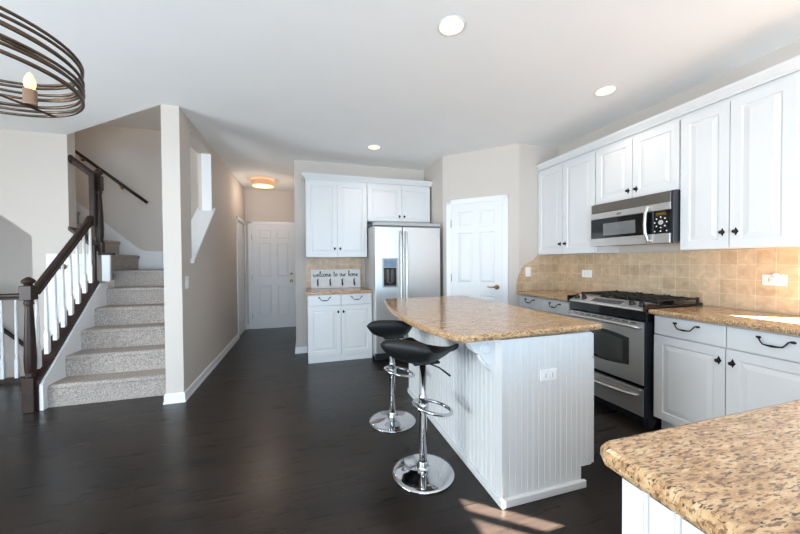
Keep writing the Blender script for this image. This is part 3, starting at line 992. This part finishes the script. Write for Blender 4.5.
# ------------------------------------------------------------------ bar stools
def make_stool():
    px, py = 0.682, 1.812
    t = thing('bar_stool', 'nearer black bar stool with chrome pedestal at the island corner', 'stool', (px, py, 0), 'black and chrome bar stools at the island')
    MB().lathe([(.180, .0), (.188, .004), (.187, .009), (.165, .015), (.12, .022), (.075, .028), (.045, .034), (.034, .042), (.032, .050), (.031, .075), (.028, .080)], (px, py, .001), 40).build('base', 'chrome', t)
    MB().lathe([(.0235, .084), (.0235, .46), (.025, .462), (.025, .475), (.0195, .478), (.0195, .690)], (px, py, 0), 24).build('column', 'chrome', t)
    # seat shell
    prof = [(-.205, .862), (-.213, .842), (-.209, .815), (-.196, .788), (-.172, .766), (-.136, .750), (-.085, .740), (-.02, .735), (.045, .734), (.100, .738), (.145, .744), (.178, .745), (.202, .738), (.218, .724)]
    NW = 14
    def surf(i, j, th):
        x, z = prof[i]
        s = j / NW * 2 - 1
        f = i / (len(prof) - 1)
        hw = 0.172 * (1 - .12 * abs(2 * f - 1) ** 3)
        if i == 0: hw *= .86
        if i == len(prof) - 1: hw *= .90
        side = max(0.0, math.sin(PI * min(1, max(0, (f - .08) / .95)))) 
        zz = z - .008 + .064 * side * abs(s) ** 2.6 - (0.012 * abs(s) ** 3 if i < 3 else 0)
        nx, nz = 0, -1
        a, b = prof[max(0, i - 1)], prof[min(len(prof) - 1, i + 1)]
        tx, tz = b[0] - a[0], b[1] - a[1]
        l = math.hypot(tx, tz); nx, nz = tz / l, -tx / l
        e = 1 - .75 * max(0, abs(s) - .8) / .2
        if i in (0, len(prof) - 1): e *= .55
        return Vector((px + x + nx * th * e, py + s * hw, zz + nz * th * e))
    mb = MB()
    g = [[[mb.bm.verts.new(surf(i, j, th)) for j in range(NW + 1)] for i in range(len(prof))] for th in (0, .036)]
    n, m_ = len(prof), NW + 1
    for L in g:
        for i in range(n - 1):
            for j in range(m_ - 1):
                mb.bm.faces.new((L[i][j], L[i + 1][j], L[i + 1][j + 1], L[i][j + 1])).smooth = True
    for i in range(n - 1):
        for j in (0, m_ - 1):
            mb.bm.faces.new((g[0][i][j], g[0][i + 1][j], g[1][i + 1][j], g[1][i][j])).smooth = True
    for j in range(m_ - 1):
        for i in (0, n - 1):
            mb.bm.faces.new((g[0][i][j], g[0][i][j + 1], g[1][i][j + 1], g[1][i][j])).smooth = True
    seat = mb.build('seat', 'black_leather', t)
    seat.rotation_euler.z = 0.75
    sub = seat.modifiers.new('soft', 'SUBSURF'); sub.levels = 1; sub.render_levels = 2
    MB().box(px - .08, px + .08, py - .08, py + .08, .684, .696, .003).build('seat_plate', 'black_iron', t)
    ring = []
    for k in range(28):
        a = 2 * PI * k / 28
        ring.append((px + .062 + .118 * math.cos(a), py + .108 * math.sin(a), .395 - .030 * math.cos(a)))
    mb = MB().tube(ring, .0105, 10, closed=True)
    mb.lathe([(.034, 0), (.034, .05)], (px, py, .385), 20)
    mb.build('footrest', 'chrome', t)
    MB().tube([(px + .03, py - .03, .674), (px + .075, py - .075, .660), (px + .135, py - .10, .612)], [.005, .005, .0065], 8).build('lever', 'black_iron', t)
    return t
s1 = make_stool()
s2 = copy_tree(s1)
s2.location = (0.672, 2.482, 0)
for c in s2.children:
    if c.name.startswith('seat') and 'plate' not in c.name: c.rotation_euler.z = 1.2
s2['label'] = 'farther black bar stool, the one closer to the refrigerator'

# ------------------------------------------------------------------ range
rg = thing('range', 'stainless gas range with black cooktop between white cabinets', 'range', (2.8, 2.155, 0))
RX, RY0, RY1 = 2.52, 1.788, 2.524
MB().box(RX, 3.09, RY0, RY1, 0.03, 0.90).box(RX - .035, RX, RY0, RY0 + .018, .03, .90).build('body', 'black_side', rg)
MB().box(RX + .02, 3.05, RY0 + .02, RY1 - .02, 0.001, 0.03).box(RX - .03, RX + .03, RY0 - .022, RY0 + .03, 0.001, .07, .004).build('foot', 'black_side', rg)
Mr = FX(RX, RY1 - .002, 0)
WR = RY1 - RY0 - .020
mb = MB().mbox(Mr, 0, WR, .320, .805, 0, .040, bev=.004)
od = mb.build('oven_door', 'stainless', rg)
# arched window
wn_ = []
for k in range(13):
    f = k / 12
    wn_.append((.13 + f * .47, .665 + .030 * math.sin(PI * f)))
for k in range(13):
    f = 1 - k / 12
    wn_.append((.13 + f * .47, .450 - .022 * math.sin(PI * f)))
MB().loft([[Mr(u, v, .0395) for u, v in wn_], [Mr(u, v, .043) for u, v in wn_]]).build('oven_window', 'oven_glass', od)
mb = MB()
inn = [(.365 + (u - .365) * .80, .557 + (v - .557) * .80) for u, v in wn_]
mb.loft([[Mr(u, v, .0428) for u, v in inn], [Mr(u, v, .0436) for u, v in inn]])
mb.build('window_inner', 'oven_inner', od)
mb = MB()
hp = [(.035, .760, .040), (.04, .764, .068), (.07, .768, .080), (.36, .772, .086), (.65, .768, .080), (.68, .764, .068), (.685, .760, .040)]
mb.tube([Mr(*p) for p in hp], .013, 10)
mb.build('handle', 'stainless', od)
mb = MB()
for k in range(9):
    mb.mbox(Mr, .05 + k * .070, .05 + k * .070 + .05, .790, .797, .0398, .0408)
mb.build('vent_slots', 'black_gloss', od)
dw = MB().mbox(Mr, 0, WR, .075, .285, 0, .038, bev=.006).build('drawer', 'stainless', rg)
hp = [(.03, .232, .036), (.04, .234, .055), (.10, .226, .066), (.36, .218, .072), (.60, .226, .066), (.66, .234, .055), (.67, .232, .036)]
MB().tube([Mr(*p) for p in hp], [.010, .012, .013, .014, .013, .012, .010], 10).build('handle', 'stainless', dw)
MB().mbox(Mr, 0, WR, .290, .316, 0, .022).build('gap_strip', 'black_gloss', rg)
MB().mbox(Mr, -.002, WR + .02, .812, .893, -.01, .036, bev=.010).build('control_band', 'black_gloss', rg)
# slanted control panel
cp = [(2.482, .890), (2.474, .897), (2.480, .908), (2.575, .948), (2.60, .950), (2.60, .890)]
pc = MB().prism(cp, RY0 + .014, RY1 - .002, lambda p, q, t: Vector((p, t, q))).build('control_panel', 'stainless', rg)
cs = Vector((2.575 - 2.480, 0, .948 - .908)).normalized(); cn = Vector((-cs.z, 0, cs.x))
def onp(y, s): return Vector((2.480, y, .908)) + cs * s
mb = MB()
q = [onp(2.30, .022), onp(2.02, .022), onp(2.02, .086), onp(2.30, .086)]
mb.loft([[p + cn * .0003 for p in q], [p + cn * .002 for p in q]])
mb.build('touch_panel', 'dark_grey', pc)
for y in (2.475, 2.395, 1.935, 1.855):
    c = onp(y, .055)
    mb = MB()
    e1 = Vector((0, 1, 0)); e2 = cs
    def rr(r, d): return [c + cn * d + (e1 * math.cos(k * PI / 9) + e2 * math.sin(k * PI / 9)) * r for k in range(18)]
    mb.loft([rr(.024, 0), rr(.024, .006), rr(.019, .009), rr(.017, .026), rr(.012, .029)], smooth=True)
    mb.loft([[c + cn * d + e1 * a + e2 * b for a, b in ((-.004, -.018), (.004, -.018), (.004, .018), (-.004, .018))] for d in (.026, .036)])
    mb.build('knob', 'black_iron', pc)
MB().box(2.46, 2.605, RY0 - .004, RY0 + .014, .885, .950, .005).build('end_cap', 'black_gloss', rg)
MB().box(2.46, 2.605, RY1 - .004, RY1 + .008, .885, .950, .005).build('end_cap', 'black_gloss', rg)
MB().box(2.60, 3.095, RY0 - .006, RY1 + .006, .916, .934, .004).build('cooktop', 'black_gloss', rg)
for (x, y, r) in ((2.74, 1.95, .045), (2.96, 1.95, .038), (2.74, 2.36, .038), (2.96, 2.36, .045), (2.85, 2.155, .042)):
    MB().lathe([(r, .934), (r, .946), (r * .8, .950), (r * .8, .956), (r * .3, .958)], (x, y, 0), 20).build('burner', 'black_iron', rg)
for y0 in (RY0 + .006, RY0 + .252, RY0 + .498):
    mb = MB()
    y1 = y0 + .236
    x0, x1 = 2.625, 3.075
    zt = .974
    bb = .007
    def bar(a, b): 
        mb.tube([a, b], bb, 6)
    for y in (y0 + .012, (y0 + y1) / 2, y1 - .012):
        mb.box(x0, x1, y - .006, y + .006, zt - .012, zt, .002)
    for x in (x0 + .006, x0 + .115, (x0 + x1) / 2, x1 - .115, x1 - .006):
        mb.box(x - .006, x + .006, y0 + .006, y1 - .006, zt - .016, zt - .003, .002)
    for x in (x0 + .006, x1 - .006):
        for y in (y0 + .012, y1 - .012):
            mb.box(x - .008, x + .008, y - .008, y + .008, .934, zt + .004, .002)
    mb.build('grate', 'black_iron', rg)

# ------------------------------------------------------------------ microwave
mw = thing('microwave', 'stainless microwave hung under the short wall cabinet', 'microwave', (2.92, 2.147, 1.42))
MY1, MY0, MZ0, MZ1 = 2.518, 1.774, 1.42, 1.829
XM = 2.775
MB().box(XM, 3.09, MY0, MY1, MZ0 + .01, MZ1).build('body', 'black_side', mw)
Mm = FX(XM, MY1, MZ0)
WM = MY1 - MY0
MB().mbox(Mm, 0, WM - .022, .322, .407, 0, .030, bev=.004).build('vent_grille', 'vent_steel', mw)
MB().mbox(Mm, 0, WM - .022, .262, .320, 0, .036, bev=.003).mbox(Mm, 0, WM - .022, .0, .076, 0, .036, bev=.003).build('front_trim', 'stainless', mw)
dm = MB().mbox(Mm, 0.0, .548, .078, .260, 0, .034, bev=.002).build('door', 'black_gloss', mw)
MB().mbox(Mm, .135, .445, .100, .214, .0335, .0345).build('door_window', 'grey_glass', dm)
hp = [(.566, .018, .034), (.560, .030, .060), (.556, .09, .072), (.555, .165, .076), (.556, .24, .072), (.560, .296, .060), (.566, .312, .034)]
MB().tube([Mm(*p) for p in hp], [.012, .012, .012, .012, .012, .012, .012], 10).build('handle', 'stainless', mw)
cpn = MB().mbox(Mm, .585, WM - .022, .078, .260, 0, .034, bev=.002).build('control_panel', 'black_gloss', mw)
MB().mbox(Mm, .612, .690, .222, .246, .0335, .0348).build('display', 'display_glow', cpn)
mb = MB()
def dot(u, v, r):
    q = [(u + r * math.cos(k * PI / 6), v + r * math.sin(k * PI / 6)) for k in range(12)]
    mb.loft([[Mm(a, b, .0338) for a, b in q], [Mm(a, b, .0355) for a, b in q]])
for k in range(8):
    a = k * PI / 4
    dot(.651 + .045 * math.cos(a), .166 + .042 * math.sin(a), .0052)
for u in (.606, .651, .696): dot(u, .096, .005)
mb.build('buttons', 'plate_white', cpn)
mb = MB(); dot(.651, .166, .019); mb.build('dial', 'grey_plastic', cpn)
MB().mbox(Mm, WM - .020, WM, .0, .407, 0, .030, bev=.004).build('side_panel', 'black_side', mw)
MB().mbox(Mm, .275, .318, .278, .298, .0355, .0372).build('badge', 'nickel', mw)

# ------------------------------------------------------------------ refrigerator and back run
rf = thing('refrigerator', 'stainless side by side refrigerator with ice dispenser', 'refrigerator', (1.31, 4.35, 0))
FX0, FX1, FYF, FH = 0.868, 1.768, 4.07, 1.752
MB().box(FX0 + .004, FX1 - .004, FYF, 4.72, .055, FH).build('body', 'grey_plastic', rf)
MB().box(FX0 + .004, FX1 - .004, FYF - .02, FYF + .02, .012, .100, .004).box(FX0 + .03, FX1 - .03, FYF + .02, 4.68, .001, .055).build('base_grille', 'black_side', rf)
Mf = FY(FX0, FYF, 0)
sp = .372
dl = MB().mbox(Mf, 0, sp - .003, .108, FH - .012, 0.004, .072, bev=.010).build('freezer_door', 'stainless', rf)
drr = MB().mbox(Mf, sp + .003, .900, .108, FH - .012, 0.004, .072, bev=.010).build('fridge_door', 'stainless', rf)
for u, d_ in ((sp - .038, dl), (sp + .038, drr)):
    mb = MB().tube([Mf(u, .45, .072), Mf(u, .46, .115), Mf(u, .50, .128), Mf(u, 1.05, .130), Mf(u, 1.62, .128), Mf(u, 1.665, .115), Mf(u, 1.675, .072)], .015, 10)
    mb.build('handle', 'stainless', d_)
ds = MB().mbox(Mf, .092, .300, .955, 1.335, .0715, .078, bev=.004).build('dispenser', 'grey_plastic', dl)
MB().mbox(Mf, .112, .280, 1.215, 1.318, .0775, .082, bev=.002).build('control_panel', 'panel_blue', ds)
MB().mbox(Mf, .112, .280, .970, 1.208, .0775, .0795).build('recess', 'black_gloss', ds)
MB().mbox(Mf, .150, .182, 1.02, 1.19, .0795, .092, bev=.003).mbox(Mf, .205, .240, 1.02, 1.19, .0795, .092, bev=.003).mbox(Mf, .118, .274, .970, .990, .0795, .098, bev=.003).build('paddle', 'dark_grey', ds)
MB().box(FX0 - .006, FX1 + .004, FYF - .070, FYF + .03, FH + .001, FH + .045, .006).build('hinge_cover', 'grey_plastic', rf)

YB = 4.45
GB = 'white cabinets on the refrigerator wall'
upper_cabinet(FY(0.030, YB, ZU0 - .006), 0.826, ZU0 - .006, ZU1 - .006, .298, 'tall white double wall cabinet over the welcome sign', GB, (0.443, 4.6, ZU0))
upper_cabinet(FY(0.857, YB, 1.858), 0.945, 1.858, ZU1 - .006, .298, 'white double wall cabinet above the refrigerator', GB, (1.33, 4.6, 1.858), knobs=.505)
solo('crown_molding', crown(MB(), FY(0.030, YB - FT * .3, ZU1 - .004), 0, 1.797, ret1=False), 'cabinet_white', 'white crown molding along the cabinets above the refrigerator', 'molding', (.93, 4.5, ZU1))
base_cabinet(FY(0.041, 4.213, 0), 0.826, .535, 'small white base cabinet under the welcome sign beside the refrigerator', GB, (0.457, 4.47, 0), toe=.085, toerec=0)
solo('countertop', MB().slab([(0.026, 4.165), (0.862, 4.165), (0.862, 4.748), (0.026, 4.748)], .877, .912, .010), 'granite', 'small tan granite countertop left of the refrigerator', 'countertop', (.45, 4.45, .877))
solo('backsplash', MB().box(0.030, 0.835, 4.738, 4.7495, .913, ZU0 - .008), 'tile_x', 'tan tile backsplash behind the welcome sign', 'backsplash', (.43, 4.744, .913))

# ------------------------------------------------------------------ welcome sign with hooks
sg = thing('welcome_sign', 'pale plank sign reading welcome to our home, leaning on the small counter', 'sign', (0.445, 4.70, 0.9125))
SX0, SZ0, SW, SHH = 0.096, 0.9130, 0.70, 0.270
def Ms(u, v, d):   # leaning face
    return Vector((SX0 + u, 4.690 + v * .12 - d, SZ0 + v))
mb = MB()
for k in range(3):
    mb.mbox(Ms, 0, SW, k * .0905, k * .0905 + .089, -.014, 0, bev=.002)
mb.build('board', 'sign_white', sg)
GL = {  # joined hand-written strokes on a 0..1 x-height grid: list of polylines, advance
 'w': ([[(0, .9), (.12, .2), (.25, 0), (.38, .2), (.45, .8), (.52, .2), (.66, 0), (.80, .25), (.86, .9), (1.0, .8)]], 1.0),
 'e': ([[(0, .3), (.25, .45), (.48, .65), (.42, .95), (.22, .95), (.08, .6), (.10, .2), (.30, 0), (.60, .15)]], .62),
 'l': ([[(0, .2), (.22, .9), (.36, 1.7), (.26, 2.1), (.14, 1.7), (.14, .4), (.26, 0), (.46, .15)]], .46),
 'c': ([[(.48, .8), (.32, 1.0), (.12, .8), (.06, .4), (.18, .05), (.38, .02), (.58, .2)]], .58),
 'o': ([[(.30, 1.0), (.10, .8), (.06, .35), (.24, 0), (.46, .2), (.50, .7), (.32, 1.0), (.60, .85)]], .66),
 'm': ([[(0, .9), (.08, 0)], [(.08, .6), (.24, 1.0), (.36, .8), (.36, 0)], [(.37, .6), (.52, 1.0), (.64, .8), (.66, .2), (.82, .05)]], .84),
 't': ([[(.22, 1.8), (.20, .3), (.32, 0), (.48, .15)], [(0, 1.2), (.44, 1.28)]], .52),
 'u': ([[(0, .95), (.05, .3), (.2, 0), (.38, .25), (.46, .95), (.46, .2), (.62, .05)]], .64),
 'r': ([[(0, .9), (.10, .5), (.10, 0)], [(.10, .6), (.26, .95), (.46, .9)]], .52),
 'h': ([[(0, .3), (.24, 1.3), (.30, 2.0), (.18, 2.1), (.12, 1.4), (.10, 0)], [(.10, .5), (.28, .95), (.42, .8), (.44, .2), (.60, .05)]], .62),
 ' ': ([], .55)}
txt = 'welcome to our home'
adv = sum(GL[c][1] for c in txt)
sc_ = (SW - .06) / adv
mb = MB()
u = .03
for c in txt:
    for pl in GL[c][0]:
        mb.tube([Ms(u + a * sc_,   .166 + b * .041, .0012) for a, b in pl], .0042, 6)
    u += GL[c][1] * sc_
mb.build('lettering', 'sign_ink', sg)
for k in range(4):
    u0 = .092 + k * .172
    mb = MB().mbox(Ms, u0 - .010, u0 + .010, .045, .128, 0, .004, bev=.001)
    mb.tube([Ms(u0, .118, .004), Ms(u0 + .004, .126, .022), Ms(u0 + .006, .142, .034)], .0055, 8)
    mb.tube([Ms(u0, .075, .004), Ms(u0, .052, .016), Ms(u0, .040, .034), Ms(u0, .050, .050), Ms(u0, .068, .056)], .0075, 8)
    mb.lathe([(.004, .0), (.011, .004), (.011, .012), (.003, .016)], Ms(u0, .064, .056), 10)
    mb.build('hook', 'black_iron', sg)

# ------------------------------------------------------------------ outlets and switches
def plate(M, w, h, kind, label, cat, loc, group=None, extra=None):
    t = thing('wall_outlet' if kind == 'outlet' else 'light_switch', label, cat, loc, group)
    MB().mbox(M, -w / 2, w / 2, -h / 2, h / 2, 0, .006, bev=.003).build('cover_plate', 'plate_white', t)
    if kind == 'outlet':
        horiz = w > h
        for s in (-1, 1):
            cu, cv = (s * w * .2, 0) if horiz else (0, s * h * .2)
            q = [(cu + .0165 * math.cos(k * PI / 8), cv + .0165 * math.sin(k * PI / 8)) for k in range(16)]
            so = MB().loft([[M(a, b, .0058) for a, b in q], [M(a, b, .0085) for a, b in q]]).build('socket', 'plate_white', t)
            mb = MB()
            for a, b in (((-.006, .0), (.006, .0)) if not horiz else ((0, -.006), (0, .006))):
                mb.mbox(M, cu + a - .0015, cu + a + .0015, cv + b - .004, cv + b + .004, .0083, .0090)
            mb.build('slots', 'slot_dark', so)
    else:
        MB().mbox(M, -.010, .010, -.022, .022, .0058, .010, bev=.002).build('toggle', 'plate_white', t)
    return t
shM = lambda M, a, b: (lambda u, v, d: M(u + a, v + b, d))
plate(lambda u, v, d: Vector((-1.079 + d, 3.545 + u, 1.10 + v)), .075, .118, 'switch', 'white light switch on the hall wall near the column', 'switch', (-1.079, 3.545, 1.10))
plate(lambda u, v, d: Vector((2.648 + u, 3.337 - d, 1.15 + v)), .072, .115, 'switch', 'white switch plate on the curved end of the tile backsplash', 'switch', (2.648, 3.337, 1.15))
plate(lambda u, v, d: Vector((3.106 - d, 2.905 - u, 1.133 + v)), .130, .082, 'outlet', 'white outlet on the backsplash between the pantry corner and the range', 'outlet', (3.106, 2.905, 1.133))
plate(lambda u, v, d: Vector((3.106 - d, 1.377 - u, 1.140 + v)), .122, .075, 'outlet', 'white outlet with a night light plugged in, right of the range', 'outlet', (3.106, 1.377, 1.14))
nl = thing('night_light', 'small white night light plugged into the backsplash outlet', 'night light', (3.098, 1.358, 1.15))
MB().box(3.060, 3.0972, 1.340, 1.376, 1.118, 1.160, .006).build('body', 'plate_white', nl)
MB().box(3.064, 3.094, 1.343, 1.373, 1.160, 1.190, .010).build('lens', 'sign_white', nl)
plate(lambda u, v, d: Vector((1.266 + u, 1.4325 - d, .665 + v)), .108, .062, 'outlet', 'white outlet set sideways on the end of the island', 'outlet', (1.266, 1.43, .665))

# ------------------------------------------------------------------ ceiling lights
def can(x, y, label, energy):
    t = thing('recessed_light', label, 'ceiling light', (x, y, H), 'recessed ceiling lights')
    MB().lathe([(.082, 0), (.082, -.003), (.079, -.005), (.075, -.005), (.073, 0)], (x, y, H - .001), 32).build('trim_ring', 'trim_white', t)
    MB().lathe([(.072, -.002), (.072, -.0045)], (x, y, H - .001), 32).build('lens', 'can_glow', t)
    light('can_lamp', 'SPOT', (x, y, H - .03), energy, (1.0, .86, .72), spot_size=2.3, spot_blend=.8, shadow_soft_size=.07, aim=(0, 0, -1))
can(0.878, 1.803, 'recessed ceiling light nearest the viewer, above the island', 15)
can(2.46, 2.12, 'recessed ceiling light in front of the microwave cabinets', 15)
can(0.858, 3.952, 'recessed ceiling light in front of the refrigerator', 15)

fl = thing('flush_ceiling_light', 'drum shaped flush ceiling light glowing amber in the hall', 'ceiling light', (-0.66, 6.02, H))
MB().lathe([(.10, -.001), (.10, -.02), (.07, -.03), (.02, -.035)], (-.66, 6.02, H), 28).build('canopy', 'nickel', fl)
MB().lathe([(.180, -.022), (.183, -.03), (.183, -.10), (.180, -.108)], (-.66, 6.02, H), 36, cap=False).build('lamp_shade', 'shade_glow', fl)
MB().lathe([(.178, -.106), (.15, -.116), (.02, -.120)], (-.66, 6.02, H), 36).build('diffuser', 'lens_glow', fl)
MB().lathe([(.018, -.119), (.014, -.130), (.004, -.136)], (-.66, 6.02, H), 14).build('finial', 'brass', fl)
light('hall_lamp', 'POINT', (-.66, 6.02, H - .19), 12, (1.0, .88, .76), shadow_soft_size=.14)
light('hall_lamp_up', 'POINT', (-.66, 6.02, H - .06), 0.7, (1.0, .72, .48), shadow_soft_size=.03)
light('stair_void_fill', 'POINT', (-4.2, 5.05, 3.05), 7, (1.0, .88, .76), shadow_soft_size=.12)  # unseen point lamp added so the stair void is not dark

# ------------------------------------------------------------------ chandelier
CX, CY, R0 = -0.957, 1.244, 0.272
ch = thing('chandelier', 'round wire drum chandelier with candle bulbs hanging over the dining side', 'chandelier', (CX, CY, 1.826))
def hoop(z, r, tilt, ph, w=.0062, dx=0, dy=0):
    pts = []
    for k in range(72):
        a = 2 * PI * k / 72
        pts.append((CX + dx + r * math.cos(a), CY + dy + r * math.sin(a), z + tilt * math.cos(a - ph)))
    return MB().tube(pts, w, 8, closed=True).build('hoop', 'bronze_wire', ch)
for z, r, tl, ph, dx, dy in ((1.826, .272, .003, 0, 0, 0), (1.836, .269, .006, 2, .003, 0), (1.852, .272, .009, 1, 0, .003), (1.864, .270, .008, 4, 0, 0), (1.880, .273, .010, 2.5, 0, 0),
                             (1.896, .270, .011, 5, .003, 0), (1.906, .272, .008, 3.3, 0, 0), (1.922, .270, .008, .6, 0, .003), (1.938, .272, .003, 0, 0, 0)):
    hoop(z, r, tl, ph, .0048, dx, dy)
ZA = 1.826
mb = MB().tube([(CX, CY, ZA), (CX, CY, H - .02)], .008, 10).lathe([(.065, 0), (.065, -.012), (.05, -.025), (.01, -.03)], (CX, CY, H - .001), 24)
mb.lathe([(.012, ZA - .02), (.028, ZA - .01), (.028, ZA + .015), (.012, ZA + .03)], (CX, CY, 0), 16)
mb.build('stem', 'bronze_wire', ch)
for k in range(3):
    a = 1.251 + k * 1.60
    ca, sa = math.cos(a), math.sin(a)
    bx, by = CX + .197 * ca, CY + .197 * sa
    arm = MB().tube([(CX, CY, ZA), (bx, by, ZA), (CX + R0 * ca, CY + R0 * sa, ZA)], .0045, 8).build('arm', 'bronze_wire', ch)
    MB().lathe([(.018, ZA + .004), (.020, ZA + .008), (.0178, ZA + .010), (.0178, ZA + .056), (.017, ZA + .058)], (bx, by, 0), 18).build('candle_sleeve', 'sleeve_bronze', arm)
    MB().lathe([(.008, ZA + .058), (.013, ZA + .066), (.0155, ZA + .078), (.013, ZA + .094), (.006, ZA + .112), (.001, ZA + .118)], (bx, by, 0), 16).build('bulb', 'bulb_glow', arm)
    light('chandelier_lamp', 'POINT', (bx, by, ZA + .085), 1.6, (1.0, .76, .52), shadow_soft_size=.02)

for o in bpy.data.objects:
    if '_o' in o: del o['_o']
